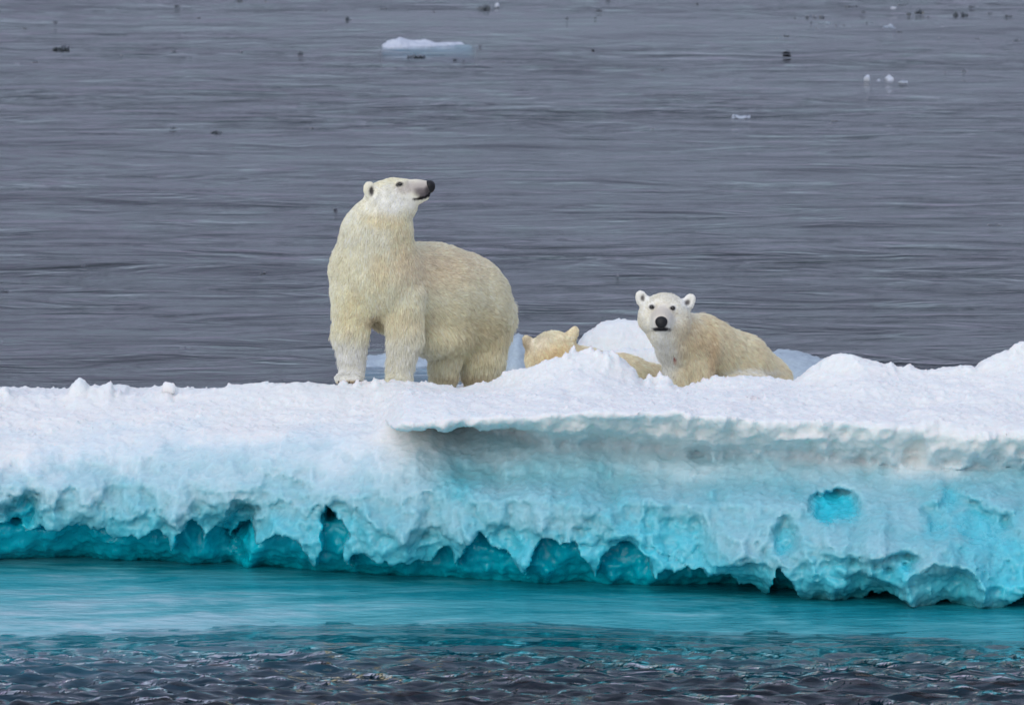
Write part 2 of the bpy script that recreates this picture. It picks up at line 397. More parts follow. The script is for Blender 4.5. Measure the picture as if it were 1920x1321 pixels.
    slab_y = -2.84 + 0.20 * n2(XX, ZZ * 0.4, 1.4, 4, 7.7) + 1.25 * np.clip(lip0 + 0.30 - ZZ, 0, 1) ** 1.35 - 0.08 * sstep(1200, 1900, pxx) - 0.035 * bil0 + 0.05 * n2(XX, ZZ, 6.0, 4, 7.9)
    hollow = sstep(0.66, 0.80, ZZ + 0.22 * n2(XX, ZZ, 1.8, 5, 7.5, 0.6)) * sstep(770, 880, pxx + 60 * n2(XX, ZZ, 2.5, 4, 7.2))
    uc = hollow * (1 - slab)
    env = env + hollow * (0.38 - 0.16 * sstep(1200, 1600, pxx))
    env = np.where(slab > 0, env * (1 - slab) + np.minimum(env, slab_y) * slab, env)
    env += 0.09 * n2(XX, ZZ, 1.1, 3, 11.0) + 0.07 * n2(XX, ZZ, 3.0, 3, 12.0)
    # overlapping curtains of ice with ragged lower edges
    pxs = 960 + xs / 42.8 * FPX * CP
    def edge(py0, Yd):
        return pix_z(np.interp(pxs, [q[0] for q in py0], [q[1] for q in py0]), Yd)[:, None]
    def ragged(e, a, f, off, soft=0.012, teeth=0.0):
        w = a * n2(XX, ZZ * 0.8, f, 6, off, 0.62)
        if teeth:
            tn = np.abs(vnoise(np.stack([XX * f * 1.5 + 0.4 * n2(XX, ZZ, 5, 2, off + 3), XX * 0 + off, ZZ * 0.6], -1)))
            w = w + teeth * (1 - 2.2 * tn) * (0.5 + 0.9 * sstep(-0.3, 0.4, n2(XX, XX * 0, 1.1, 2, off + 1)))
        return sstep(soft, -soft, ZZ - e + w)
    eA = edge([(0, 850), (120, 860), (330, 870), (420, 850), (600, 850), (840, 830), (900, 940), (1300, 950), (1920, 960)], -2.3)
    e1 = edge([(0, 905), (120, 925), (330, 950), (420, 900), (600, 930), (840, 880), (900, 965), (1300, 975), (1920, 985)], -2.4)
    e2 = edge([(0, 975), (200, 985), (430, 975), (700, 985), (850, 990), (950, 1000), (1300, 1010), (1920, 1015)], -2.6)
    e3 = edge([(0, 1020), (300, 1030), (500, 1026), (700, 1040), (900, 1035), (1050, 1028), (1200, 1040), (1350, 1074), (1500, 1098), (1700, 1120), (1920, 1122)], -3.0)
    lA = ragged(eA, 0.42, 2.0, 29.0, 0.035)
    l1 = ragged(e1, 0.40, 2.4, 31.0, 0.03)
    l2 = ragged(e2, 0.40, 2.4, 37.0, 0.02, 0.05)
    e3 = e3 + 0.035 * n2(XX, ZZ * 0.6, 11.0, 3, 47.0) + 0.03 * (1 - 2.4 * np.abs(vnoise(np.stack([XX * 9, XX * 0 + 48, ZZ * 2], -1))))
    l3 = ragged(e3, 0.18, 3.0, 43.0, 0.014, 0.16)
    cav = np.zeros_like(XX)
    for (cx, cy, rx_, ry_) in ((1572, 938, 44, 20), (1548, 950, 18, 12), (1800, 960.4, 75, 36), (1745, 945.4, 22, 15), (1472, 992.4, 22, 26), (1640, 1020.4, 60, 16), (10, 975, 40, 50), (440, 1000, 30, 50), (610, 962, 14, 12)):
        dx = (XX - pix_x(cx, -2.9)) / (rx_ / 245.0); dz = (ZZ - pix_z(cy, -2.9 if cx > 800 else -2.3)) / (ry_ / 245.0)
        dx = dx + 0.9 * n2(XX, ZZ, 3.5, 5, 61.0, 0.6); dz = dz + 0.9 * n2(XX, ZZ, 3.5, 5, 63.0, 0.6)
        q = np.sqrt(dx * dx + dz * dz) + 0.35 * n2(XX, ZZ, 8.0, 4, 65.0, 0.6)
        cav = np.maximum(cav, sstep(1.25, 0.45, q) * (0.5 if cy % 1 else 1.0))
    depth_in = 0.022 * lA + 0.032 * l1 + 0.04 * l2 + (0.30 + 0.12 * sstep(1200, 1500, pxx)) * l3 + 0.30 * cav
    # knobbly weathering
    bil = (1 - 2.6 * np.abs(vnoise(np.stack([XX * 3.3 + 0.5 * n2(XX, ZZ, 3, 2, 70.5), ZZ * 3.3, XX * 0 + 71], -1)))) + 0.55 * (1 - 2.6 * np.abs(vnoise(np.stack([XX * 8, ZZ * 8, XX * 0 + 72], -1)))) + 0.3 * (1 - 2.6 * np.abs(vnoise(np.stack([XX * 19, ZZ * 19, XX * 0 + 73], -1))))
    kw = sstep(0.75, 0.35, ZZ) * (0.35 + 0.65 * sstep(1100, 1500, pxx))
    lob = 1 - 2.4 * np.abs(vnoise(np.stack([XX * 2.3 + 0.6 * n2(XX, ZZ, 2.2, 3, 74.5), ZZ * 1.8 + 0.4 * n2(XX, ZZ, 2.2, 3, 75.5), XX * 0 + 76], -1)))
    kn = 0.16 * lob * kw + 0.030 * bil * kw + (0.035 * lob + 0.022 * bil0) * sstep(1.05, 0.9, ZZ) * (1 - kw) + 0.02 * bil * sstep(1.0, 0.8, ZZ) + 0.018 * n2(XX, ZZ, 16.0, 3, 75.0)
    front = env + depth_in - kn + 0.02
    # end caps
    endc = np.abs(X) - 6.9 + 0.3 * n2(X, Y, 1.0, 3, 81.0)
    F = np.empty((len(xs), len(ys), len(zs)), np.float32)
    for i in range(len(xs)):
        top = zs[None, :] - h[i][:, None]
        fr = (front[i][None, :] - ys[:, None])
        F[i] = smax(smax(top, fr, 0.09), endc[i][:, None] + 0 * top, 0.2)
    F = np.maximum(F, (-(zs + 0.45))[None, None, :])
    v, q = surface_nets(F, xs, ys, zs)
    me = mesh_np('floe', v, q)
    v = vcoords(me); n = vnormals(me)
    # blueness: bubble-free old ice lies low and inside, bubbly crust and snow on the outside and on top; lip shade and cavity glow are coloured in too
    ix = np.clip(np.searchsorted(xs, v[:, 0]), 0, len(xs) - 1); iz = np.clip(np.searchsorted(zs, v[:, 2]), 0, len(zs) - 1)
    iy = np.clip(np.searchsorted(ys, v[:, 1]), 0, len(ys) - 1)
    behind = np.clip(v[:, 1] - (env - 0.02)[ix, iz], 0, 1.2)        # how far inside the crust
    under = np.clip(h[ix, iy] - v[:, 2], 0, 2)                      # how far below the snow surface
    isface = sstep(-0.75, -1.1, v[:, 1])
    ii = 960 + v[:, 0] / 42.3 * FPX
    nz = fbm(v * np.array([1.6, 1.6, 2.2]), 4)
    low = np.clip((1.0 - (v[:, 2] + 0.28 * nz)) / 0.80, 0, 1)
    rg = sstep(780, 900, ii)
    kwv = kw[ix, iz]
    blue = 0.72 * low + 0.16 * rg * low ** 0.5 + 0.36 * rg * sstep(lip0[ix, iz] + 0.03 + 0.12 * sstep(1250, 1500, ii), lip0[ix, iz] - 0.13, v[:, 2] + 0.10 * nz) * sstep(0.45, 0.8, v[:, 2])  # last term colours the shade under the slab's lip blue-grey
    blue += (0.09 * lA + 0.10 * l1 + 0.11 * l2)[ix, iz]
    blue += 0.16 * fbm(v * np.array([2.6, 2.6, 4.0]) + 9, 4) * low ** 0.5 + 0.06 * sstep(-0.02, 0.02, n2(v[:, 0], v[:, 2], 2.2, 5, 77.0, 0.6)) * sstep(0.05, 0.3, low)
    blue -= (0.12 * np.clip(lob[ix, iz], -0.8, 1) + 0.05 * np.clip(bil[ix, iz], -0.6, 1.2)) * kwv
    blue -= 0.12 * sstep(1250, 1750, ii) * sstep(0.7, 0.2, v[:, 2])
    blue = 0.85 * np.tanh(np.clip(blue, 0, 2) / 0.85)
    blue += (0.30 * l3 + 0.22 * cav * (1 + 0.5 * n2(XX, ZZ, 9.0, 3, 88.0)))[ix, iz]  # undercut and cavities: light passing through the ice, put into the colour
    blue *= isface
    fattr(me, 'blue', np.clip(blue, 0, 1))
    v = v + n * (0.013 * fbm(v * 9.0, 3) * isface + 0.012 * fbm(v * 22.0, 3) + 0.009 * fbm(v * 60.0, 2))[:, None]
    set_co(me, v)
    root = bpy.data.objects.new('ice_floe', None); col.objects.link(root)
    root['label'] = 'large white and turquoise sea ice floe carrying the three polar bears'
    root['category'] = 'ice floe'
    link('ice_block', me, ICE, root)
    # submerged foot of the floe
    xs2 = np.linspace(-7.2, 7.2, 420); ts = np.linspace(0, 1, 130)
    Xs, T = np.meshgrid(xs2, ts, indexing='ij')
    px = 960 + Xs / 41.0 * FPX
    y0 = np.interp(px, [0, 700, 900, 1300, 1920], [-1.0, -1.6, -2.0, -2.3, -2.8])
    y1 = np.interp(px, [-200, 0, 300, 600, 1000, 1300, 1920, 2200], [-5.1, -5.0, -4.7, -4.35, -4.45, -4.7, -5.2, -5.2]) + 0.22 * n2(Xs, T * 0, 0.9, 4, 91.0)
    Ys = y0 + (y1 - y0) * T * 1.25
    streak = n2(Xs * 0.22, Ys, 5.0, 5, 96.0, 0.65)
    edge_n = 0.10 * n2(Xs * 0.5, Ys, 1.2, 4, 92.0) + 0.05 * streak
    Zs = 0.016 + 0.007 * streak + 0.006 * n2(Xs, Ys, 1.2, 4, 93.0) - 0.16 * np.clip(T + edge_n - 0.60, 0, 1) ** 1.2 * 0.9
    Zs = Zs - 12.0 * np.clip(T - 0.80, 0, 1) ** 1.3
    vv = np.stack([Xs, Ys, Zs], -1).reshape(-1, 3)
    I = np.arange(Xs.size).reshape(Xs.shape)
    ff = np.stack([I[:-1, :-1], I[:-1, 1:], I[1:, 1:], I[1:, :-1]], -1).reshape(-1, 4)
    # underside so the foot has real thickness
    wv = vv.copy(); wv[:, 2] = np.minimum(wv[:, 2] - 0.9, -1.0)
    per = np.concatenate([I[:, 0], I[-1, 1:], I[-2::-1, -1], I[0, -2:0:-1]]); pn = np.roll(per, -1)
    m_ = len(vv)
    ff = np.concatenate([ff, ff[:, ::-1] + m_, np.stack([per, pn, pn + m_, per + m_], 1)])
    me2 = mesh_np('foot', np.concatenate([vv, wv]), ff)
    v2 = vcoords(me2)
    st2 = n2(v2[:, 0] * 0.30 + 0.5 * n2(v2[:, 0], v2[:, 1], 0.8, 2, 98.0), v2[:, 1] + 0.25 * n2(v2[:, 0], v2[:, 1], 0.9, 2, 99.0), 4.0, 6, 96.0, 0.7)
    tt = (v2[:, 1] + 3.1 + 0.5 * sstep(-1, 3, v2[:, 0])) / 1.6
    fattr(me2, 'blue', np.clip(0.64 + 0.20 * sstep(-3.0, 1.5, v2[:, 0]) + 0.18 * np.clip(tt, -0.6, 1) - 0.36 * st2 - 0.10 * sstep(-1.0, -4.0, v2[:, 0]) + 0.10 * fbm(v2 * np.array([0.8, 1.6, 1]), 4), 0, 0.95))
    link('submerged_foot', me2, FOOT, root)
    return h, xs, ys
H_, HX, HY = build_floe()

# ------------------------------------------------------------------ wet floes behind
WET = simple_mat('wet_ice', (0.34, 0.42, 0.47), 0.35, 0.5)
def low_floe(name, pts, Yc, dep, zmax, label, seed, mat=None, step=0.03):
    """a low ragged floe; pts = silhouette in photo pixels at depth Yc"""
    p = np.array(pts, float); x = pix_x(p[:, 0], Yc); z = pix_z(p[:, 1], Yc)
    xs = np.arange(x.min() - 0.15, x.max() + 0.15, step); ys = np.arange(Yc - dep - 0.1, Yc + dep + 0.1, step * 1.6)
    zs = np.arange(-0.4, z.max() + 0.15, step)
    X, Y = np.meshgrid(xs, ys, indexing='ij')
    zt = np.interp(X, x, z, left=-0.6, right=-0.6)
    h = zt + 0.06 * n2(X, Y, 3, 4, seed) + 0.04 * n2(X, Y, 9, 3, seed + 1) - 0.7 * (np.abs(Y - Yc) / dep) ** 3
    F = zs[None, None, :] - h[:, :, None]
    F = np.maximum(F, -(zs + 0.35)[None, None, :])
    F = np.maximum(F, (np.abs(X - (x.min() + x.max()) / 2) - (x.max() - x.min()) / 2 - 0.08)[:, :, None])
    v, q = surface_nets(F.astype(np.float32), xs, ys, zs)
    me = mesh_np(name, v, q); v = vcoords(me); n = vnormals(me)
    v = v + n * (0.03 * fbm(v * 9, 3))[:, None]; set_co(me, v)
    fattr(me, 'blue', np.clip(0.30 + 0.25 * fbm(v * 5.0 + seed, 4) + 0.25 * sstep(0.35, 0.0, v[:, 2]), 0, 1))
    link('ice_floe', me, mat or WET, label=label, cat='ice floe')
low_floe('rear_a', [(655, 700), (690, 668), (715, 664), (735, 662), (760, 668), (800, 672), (900, 668), (940, 650), (958, 630), (972, 624), (984, 636), (1000, 650), (1040, 690)], 11.8, 0.8, 0, 'low pale wet ice floe seen between and behind the legs of the standing bear', 3.0)
low_floe('rear_b', [(1380, 680), (1420, 668), (1460, 661), (1500, 664), (1530, 671), (1570, 690), (1600, 700)], 11.0, 1.0, 0, 'low grey wet ice floe behind the rump of the cub looking this way', 5.0)

# ------------------------------------------------------------------ polar bears
class Sdf:
    """a set of rounded limbs; every one also carries the direction its fur lies in"""
    def __init__(self): self.pr = []
    def cone(self, a, ra, b, rb, flow=None, k=0.06):
        a = np.asarray(a, float); b = np.asarray(b, float)
        fl = (b - a) if flow is None else np.asarray(flow, float)
        self.pr.append(('c', a, b, ra, rb, fl / (np.linalg.norm(fl) + 1e-6), k))
    def ell(self, c, r, rot=None, flow=(0, 0, -1), k=0.06, cut=False):
        c = np.asarray(c, float); r = np.asarray(r, float)
        M = np.eye(3) if rot is None else np.array(__import__('mathutils').Euler(rot).to_matrix())
        fl = np.asarray(flow, float)
        self.pr.append(('x' if cut else 'e', c, M, r, None, fl / np.linalg.norm(fl), k))
    def dist1(self, pr, p):
        if pr[0] == 'c':
            _, a, b, ra, rb, _, _ = pr
            ab = b - a; t = np.clip(((p - a) @ ab) / (ab @ ab), 0, 1)
            return np.linalg.norm(p - a - t[:, None] * ab, axis=1) - (ra + (rb - ra) * t)
        _, c, M, r, _, _, _ = pr
        q = (p - c) @ M
        k0 = np.linalg.norm(q / r, axis=1); k1 = np.linalg.norm(q / (r * r), axis=1)
        return k0 * (k0 - 1) / np.maximum(k1, 1e-6)
    def field(self, p):
        d = None
        for pr in self.pr:
            e = self.dist1(pr, p)
            if d is None: d = e
            elif pr[0] == 'x': d = smax(d, -e, pr[6])
            else: d = smin(d, e, pr[6])
        return d
    def flow(self, p):
        F = np.zeros((len(p), 3)); Wt = np.zeros(len(p))
        for pr in self.pr:
            if pr[0] == 'x': continue
            w = np.exp(-np.clip(self.dist1(pr, p) + 0.05, 0, 5) * 28)
            F += w[:, None] * pr[5]; Wt += w
        return F / (Wt[:, None] + 1e-9)
    def mesh(self, name, step):
        lo = np.full(3, 1e9); hi = -lo
        for pr in self.pr:
            if pr[0] == 'x': continue
            if pr[0] == 'c':
                for c, r in ((pr[1], pr[3]), (pr[2], pr[4])): lo = np.minimum(lo, c - r); hi = np.maximum(hi, c + r)
            else:
                m = pr[3].max(); lo = np.minimum(lo, pr[1] - m); hi = np.maximum(hi, pr[1] + m)
        lo -= 0.06; hi += 0.06
        ax = [np.arange(lo[i], hi[i] + step, step) for i in range(3)]
        G = np.stack(np.meshgrid(*ax, indexing='ij'), -1).reshape(-1, 3)
        F = np.empty(len(G), np.float32)
        for s in range(0, len(G), 400000): F[s:s + 400000] = self.field(G[s:s + 400000])
        v, q = surface_nets(F.reshape([len(a) for a in ax]), *ax)
        return mesh_np(name, v, q)

def fur_material(name, attr_geo=False, hair=False):
    m, N, L, b = new_mat(name)
    at = N.new('ShaderNodeAttribute'); at.attribute_name = 'coat'
    L.new(at.outputs['Color'], b.inputs['Base Color'])
    b.inputs['Roughness'].default_value = 0.6 if hair else 0.85
    b.inputs['Specular IOR Level'].default_value = 0.15
    if hair:
        tr = N.new('ShaderNodeBsdfTranslucent'); L.new(at.outputs['Color'], tr.inputs['Color'])
        ms = N.new('ShaderNodeMixShader'); ms.inputs[0].default_value = 0.35
        L.new(b.outputs[0], ms.inputs[1]); L.new(tr.outputs[0], ms.inputs[2]); L.new(ms.outputs[0], N['Material Output'].inputs['Surface'])
    if not hair:
        tc = N.new('ShaderNodeTexCoord'); n = tex_noise(N, L, 60, 5, 0.7, tc.outputs['Object'])
        bp = N.new('ShaderNodeBump'); bp.inputs['Strength'].default_value = 0.5; bp.inputs['Distance'].default_value = 0.01
        L.new(n.outputs['Fac'], bp.inputs['Height']); L.new(bp.outputs[0], b.inputs['Normal'])
    return m
COAT = fur_material('coat'); HAIR = fur_material('fur_strands', hair=True)
NOSE = simple_mat('nose_leather', (0.010, 0.010, 0.011), 0.55, 0.3)
EYE = simple_mat('eye_dark', (0.008, 0.006, 0.005), 0.12, 0.6)
CLAW = simple_mat('claw_horn', (0.05, 0.045, 0.04), 0.4, 0.4)

def spots(v, lst, base):
    """coat colour: base, then soft-edged patches of markings and painted shade (px, py, rx, ry, colour, softness, strength) measured on the animal"""
    px, py = proj(v)
    c = base.copy()
    for (x, y, rx, ry, colr, soft, st) in lst:
        q = np.sqrt(((px - x) / rx) ** 2 + ((py - y) / ry) ** 2) + 0.18 * fbm(v * 30, 2)
        w = st * sstep(1 + soft, 1 - soft, q)
        c = c * (1 - w[:, None]) + np.array(colr) * w[:, None]
    return c

def make_fur(name, me, sdf, coat_fn, parent, count, len_fn, rad=0.0013, seed=1, drop=0.25, lift=0.42):
    r = np.random.default_rng(seed)
    v = vcoords(me); n = vnormals(me)
    f = np.empty(len(me.polygons) * 4, np.int32); me.loops.foreach_get('vertex_index', f); f = f.reshape(-1, 4)
    a = 0.5 * np.linalg.norm(np.cross(v[f[:, 2]] - v[f[:, 0]], v[f[:, 3]] - v[f[:, 1]]), axis=1)
    fc = v[f].mean(1)
    Lf = len_fn(fc)
    w = a * np.where(Lf > 0.001, 1, 0) * (1 + 1.5 * np.clip(0.02 / np.maximum(Lf, 0.004) - 0.7, 0, 2))
    # favour the side that can be seen from around the camera
    fn = n[f].mean(1); tov = np.array([0, CAMY, CAMZ]) - fc; tov /= np.linalg.norm(tov, axis=1)[:, None]
    w = w * np.where((fn * tov).sum(1) > -0.35, 1, 0.12)
    w /= w.sum()
    k = r.choice(len(f), count, p=w)
    u, s = r.random(count)[:, None], r.random(count)[:, None]
    q = f[k]
    p0 = (v[q[:, 0]] * (1 - u) + v[q[:, 1]] * u) * (1 - s) + (v[q[:, 3]] * (1 - u) + v[q[:, 2]] * u) * s
    nn = (n[q[:, 0]] * (1 - u) + n[q[:, 1]] * u) * (1 - s) + (n[q[:, 3]] * (1 - u) + n[q[:, 2]] * u) * s
    nn /= np.linalg.norm(nn, axis=1)[:, None]
    fl = sdf.flow(p0) + np.array([0, 0, -drop])
    # locks: coherent disturbance of the direction
    fl = fl + 0.30 * np.stack([vnoise(p0 * 30 + 3), vnoise(p0 * 30 + 40), vnoise(p0 * 30 + 77)], 1) + 0.3 * np.stack([vnoise(p0 * 9 + 13), vnoise(p0 * 9 + 50), vnoise(p0 * 9 + 97)], 1)
    fl = fl - nn * (fl * nn).sum(1)[:, None]
    fl /= np.linalg.norm(fl, axis=1)[:, None] + 1e-6
    fl += r.normal(0, 0.13, fl.shape)
    Ln = len_fn(p0) * (0.7 + 0.6 * r.random(count)) * (1 + 0.35 * vnoise(p0 * 20 + 5))
    lft = lift * (0.8 + 0.5 * r.random(count)) * (1 + 0.5 * vnoise(p0 * 30 + 31))
    pts = np.empty((count, 4, 3), np.float32)
    d0 = fl * 0.8 + nn * lft[:, None] * 1.5; d0 /= np.linalg.norm(d0, axis=1)[:, None]
    d1 = fl + nn * lft[:, None] * 0.7 + np.array([0, 0, -0.10]); d1 /= np.linalg.norm(d1, axis=1)[:, None]
    d2 = fl + nn * lft[:, None] * 0.1 + np.array([0, 0, -0.25]); d2 /= np.linalg.norm(d2, axis=1)[:, None]
    st = Ln[:, None] / 3
    pts[:, 0] = p0 - nn * 0.003; pts[:, 1] = pts[:, 0] + d0 * st; pts[:, 2] = pts[:, 1] + d1 * st; pts[:, 3] = pts[:, 2] + d2 * st
    cu = bpy.data.hair_curves.new(name)
    cu.add_curves([4] * count)
    cu.attributes['position'].data.foreach_set('vector', pts.reshape(-1))
    ra = cu.attributes.get('radius') or cu.attributes.new('radius', 'FLOAT', 'POINT')
    rr = np.repeat(rad * (0.7 + 0.6 * r.random(count)), 4).reshape(-1, 4) * np.array([1, 0.95, 0.7, 0.15])
    ra.data.foreach_set('value', rr.astype(np.float32).ravel())
    c = coat_fn(p0) * (1 + r.normal(0, 0.13, count) + 0.06 * vnoise(p0 * 22 + 61) + 0.08 * vnoise(p0 * 70 + 11))[:, None]
    c = np.clip(c, 0, 0.95)
    ca = cu.attributes.new('coat', 'FLOAT_COLOR', 'CURVE')
    ca.data.foreach_set('color', np.concatenate([c, np.ones((count, 1))], 1).astype(np.float32).ravel())
    return link('fur', cu, HAIR, parent)

def blob(name, c, r, mat, parent, rot=(0, 0, 0), squash=None):
    s = Sdf(); s.ell((0, 0, 0), r)
    if squash:
        for e in squash: s.ell(*e)
    me = s.mesh(name, max(min(r) / 5.5, 0.0022))
    o = link(name, me, mat, parent); o.location = c - np.array(parent.location); o.rotation_euler = rot
    return o

CREAM = np.array([0.95, 0.90, 0.71]); PALE = np.array([0.95, 0.94, 0.86]); YEL = np.array([0.90, 0.79, 0.54]); GREY = np.array([0.14, 0.12, 0.12]); BLK = np.array([0.012, 0.011, 0.012])
TAN = np.array([0.70, 0.54, 0.34])

def adult():
    s = Sdf()
    back = (0.75, 0.6, -0.25)
    # trunk
    s.ell(P(706, 512, 0.08), (0.362, 0.36, 0.37), flow=(0, -0.2, -1), k=0.05)
    s.cone(P(748, 540, 0.34), 0.375, P(808, 556, 0.58), 0.415, flow=back, k=0.06)
    s.cone(P(808, 556, 0.58), 0.415, P(860, 572, 0.82), 0.43, flow=back, k=0.08)
    s.ell(P(818, 628, 0.55), (0.28, 0.40, 0.15), flow=(0.2, 0.2, -1), k=0.12)          # belly
    # neck and head
    s.cone(P(702, 505, 0.05), 0.335, P(707, 440, 0.0), 0.27, flow=(0, -0.1, -1), k=0.08)
    s.cone(P(707, 440, 0.0), 0.27, P(727, 392, -0.02), 0.20, flow=(-0.1, -0.1, -1), k=0.08)
    s.ell(P(727, 374, -0.03), (0.165, 0.155, 0.155), flow=(-1, 0, -0.3), k=0.05)
    s.ell(P(744, 383, -0.03), (0.165, 0.135, 0.100), rot=(0, R(14), 0), flow=(-0.8, 0, -0.6), k=0.05)  # cheek and jaw
    s.cone(P(745, 360, -0.04), 0.110, P(784, 358, -0.05), 0.085, flow=(-1, 0, -0.1), k=0.05)
    s.cone(P(783, 354, -0.05), 0.072, P(798, 352, -0.05), 0.056, flow=(-1, 0, 0), k=0.025)
    s.cone(P(765, 376, -0.04), 0.064, P(797, 368, -0.05), 0.036, flow=(-1, 0, -0.1), k=0.02)     # lower jaw
    s.ell(P(752, 342, -0.115), (0.045, 0.03, 0.022), flow=(-1, 0, 0), k=0.03)                    # brow
    for (x, y, Y, ry) in ((693, 357, -0.13, 0.35), (714, 360, 0.12, -0.2)):                      # ears
        s.ell(P(x, y - 1, Y), (0.052, 0.026, 0.070), rot=(0, R(-12), R(25)), flow=(0, 0, 1), k=0.022)
        s.ell(P(x + 4, y + 1, Y - 0.034), (0.024, 0.024, 0.036), rot=(0, R(-12), R(25)), k=0.012, cut=True)
    # front legs
    s.cone(P(668, 552, -0.02), 0.210, P(657, 625, -0.03), 0.138, k=0.035)
    s.cone(P(657, 625, -0.03), 0.140, P(660, 690, -0.04), 0.098, k=0.05)
    s.ell(P(655, 708, -0.11), (0.115, 0.15, 0.052), flow=(0, -1, -0.5), k=0.05)
    s.cone(P(750, 555, 0.02), 0.205, P(760, 628, -0.02), 0.136, k=0.035)
    s.cone(P(759, 628, -0.02), 0.138, P(750, 695, -0.02), 0.104, k=0.05)
    s.ell(P(746, 716, -0.09), (0.115, 0.15, 0.052), flow=(0, -1, -0.5), k=0.05)
    for fx, fy in ((655, 714), (746, 721)):                                                      # toes
        for k in range(5):
            s.ell(P(fx - 20 + 10 * k, fy - abs(k - 2) * 0.3, -0.195 + 0.012 * abs(k - 2) ** 1.5), (0.026, 0.045, 0.026), flow=(0, -1, -0.3), k=0.012)
    # hind legs: thigh, hock low at the back, long foot
    s.cone(P(905, 605, 0.86), 0.27, P(903, 668, 0.78), 0.185, k=0.08)
    s.cone(P(903, 668, 0.78), 0.185, P(900, 728, 0.86), 0.125, k=0.05)
    s.ell(P(888, 744, 0.74), (0.12, 0.20, 0.06), flow=(-0.2, -1, 0), k=0.05)
    s.cone(P(846, 620, 0.66), 0.20, P(833, 678, 0.56), 0.120, k=0.06)
    s.cone(P(833, 678, 0.56), 0.120, P(829, 735, 0.64), 0.100, k=0.05)
    s.ell(P(826, 750, 0.58), (0.11, 0.19, 0.06), flow=(-0.2, -1, 0), k=0.05)
    s.ell(P(958, 585, 1.10), (0.05, 0.07, 0.09), flow=(0.2, 0.2, -1), k=0.05)                    # short tail
    me = s.mesh('polar_bear', 0.0135)
    sp = [(700, 430, 60, 60, PALE, 0.5, 0.3), (655, 680, 45, 55, PALE, 0.4, 0.9), (752, 650, 40, 60, PALE, 0.5, 0.6),
          (720, 412, 32, 14, YEL, 0.6, 0.55), (752, 450, 20, 45, YEL, 0.6, 0.5), (713, 505, 14, 40, YEL, 0.6, 0.35), (665, 590, 30, 45, YEL, 0.6, 0.5), (740, 600, 45, 30, YEL, 0.6, 0.45),
          (820, 500, 90, 40, np.array([0.86, 0.73, 0.55]), 0.7, 0.6), (900, 640, 60, 45, YEL, 0.6, 0.5), (840, 610, 80, 40, YEL, 0.6, 0.35), (875, 706, 60, 14, TAN, 0.6, 0.4),
          (702, 602, 14, 12, np.array([0.5, 0.4, 0.25]), 0.5, 0.5), (655, 716, 26, 4, TAN, 0.5, 0.7),  # first patch paints the chest's shade between the front legs
          (735, 375, 40, 28, PALE, 0.5, 0.8),
          (788, 351, 22, 12, np.array([0.40, 0.35, 0.33]), 0.7, 0.8), (762, 353, 18, 10, np.array([0.50, 0.45, 0.42]), 0.7, 0.6), (797, 365, 12, 5, GREY * 0.4, 0.4, 0.95),
          (792, 361, 15, 9, GREY * 1.1, 0.45, 0.9), (806, 356, 9, 10, GREY * 0.5, 0.4, 0.95), (777, 374, 3.5, 1.9, BLK, 0.3, 1.0), (783, 373.3, 5, 2.4, BLK, 0.3, 1.0), (789, 371.5, 6, 3.6, BLK, 0.3, 1.0), (796, 370.5, 5, 2.6, BLK, 0.3, 1.0), (802, 367.5, 5, 2.6, BLK, 0.3, 1.0), (808, 363, 5, 3, BLK, 0.3, 1.0),
          (750, 345, 6.5, 4.5, BLK * 2, 0.35, 0.95), (697, 358, 4.5, 8, GREY * 0.4, 0.45, 0.95)]
    def coat(v):
        base = CREAM[None].repeat(len(v), 0)
        px, py = proj(v)
        c = spots(v, sp, base)
        return np.clip(c * (1 + 0.06 * fbm(v * 6, 3))[:, None], 0, 1)
    def flen(p):
        px, py = proj(p)
        L = 0.040 + 0.030 * sstep(520, 660, py) * sstep(690, 780, px)
        L = L + 0.018 * sstep(590, 640, py) * (1 - sstep(690, 780, px)) * sstep(705, 660, py)
        L = L * (1 - 0.55 * sstep(690, 715, py))
        hd = sstep(420, 385, py)
        L = L * (1 - hd) + 0.020 * hd
        mz = sstep(735, 775, px) * sstep(400, 385, py)
        L = L * (1 - mz) + 0.006 * mz
        L = np.where(np.hypot((px - 694) / 16, (py - 357) / 18) < 1, 0.009, L)
        L = np.where((px > 783) & (py < 378), 0.0035, L)
        return L
    v = vcoords(me); n = vnormals(me)
    set_co(me, v - n * (flen(v) * 0.30 - 0.0005)[:, None] * np.where(flen(v) > 0.01, 1, 0)[:, None])
    cattr(me, 'coat', coat(v) * 0.86)
    root = link('polar_bear', me, COAT, label='adult polar bear standing on the floe with its head raised and turned aside', cat='polar bear')
    make_fur('fur_adult', me, s, coat, root, 170000, flen, 0.0015, 11)
    nose = blob('nose', P(805, 346, -0.05), (0.038, 0.050, 0.034), NOSE, root, squash=[((0.006, 0, -0.036), (0.026, 0.036, 0.026))])
    for Yo in (-0.132, 0.06):
        blob('eye', P(750.5, 345, Yo), (0.017, 0.013, 0.014), EYE, root)
    for fx, fy in ((655, 714), (746, 721)):
        for k in range(5):
            c = Sdf(); c.cone((0, 0, 0), 0.0075, (0, -0.032, -0.012), 0.003)
            cm = c.mesh('claw', 0.003)
            link('claw', cm, CLAW, root, loc=P(fx - 20 + 10 * k, fy, -0.232 + 0.012 * abs(k - 2) ** 1.5))
    return root

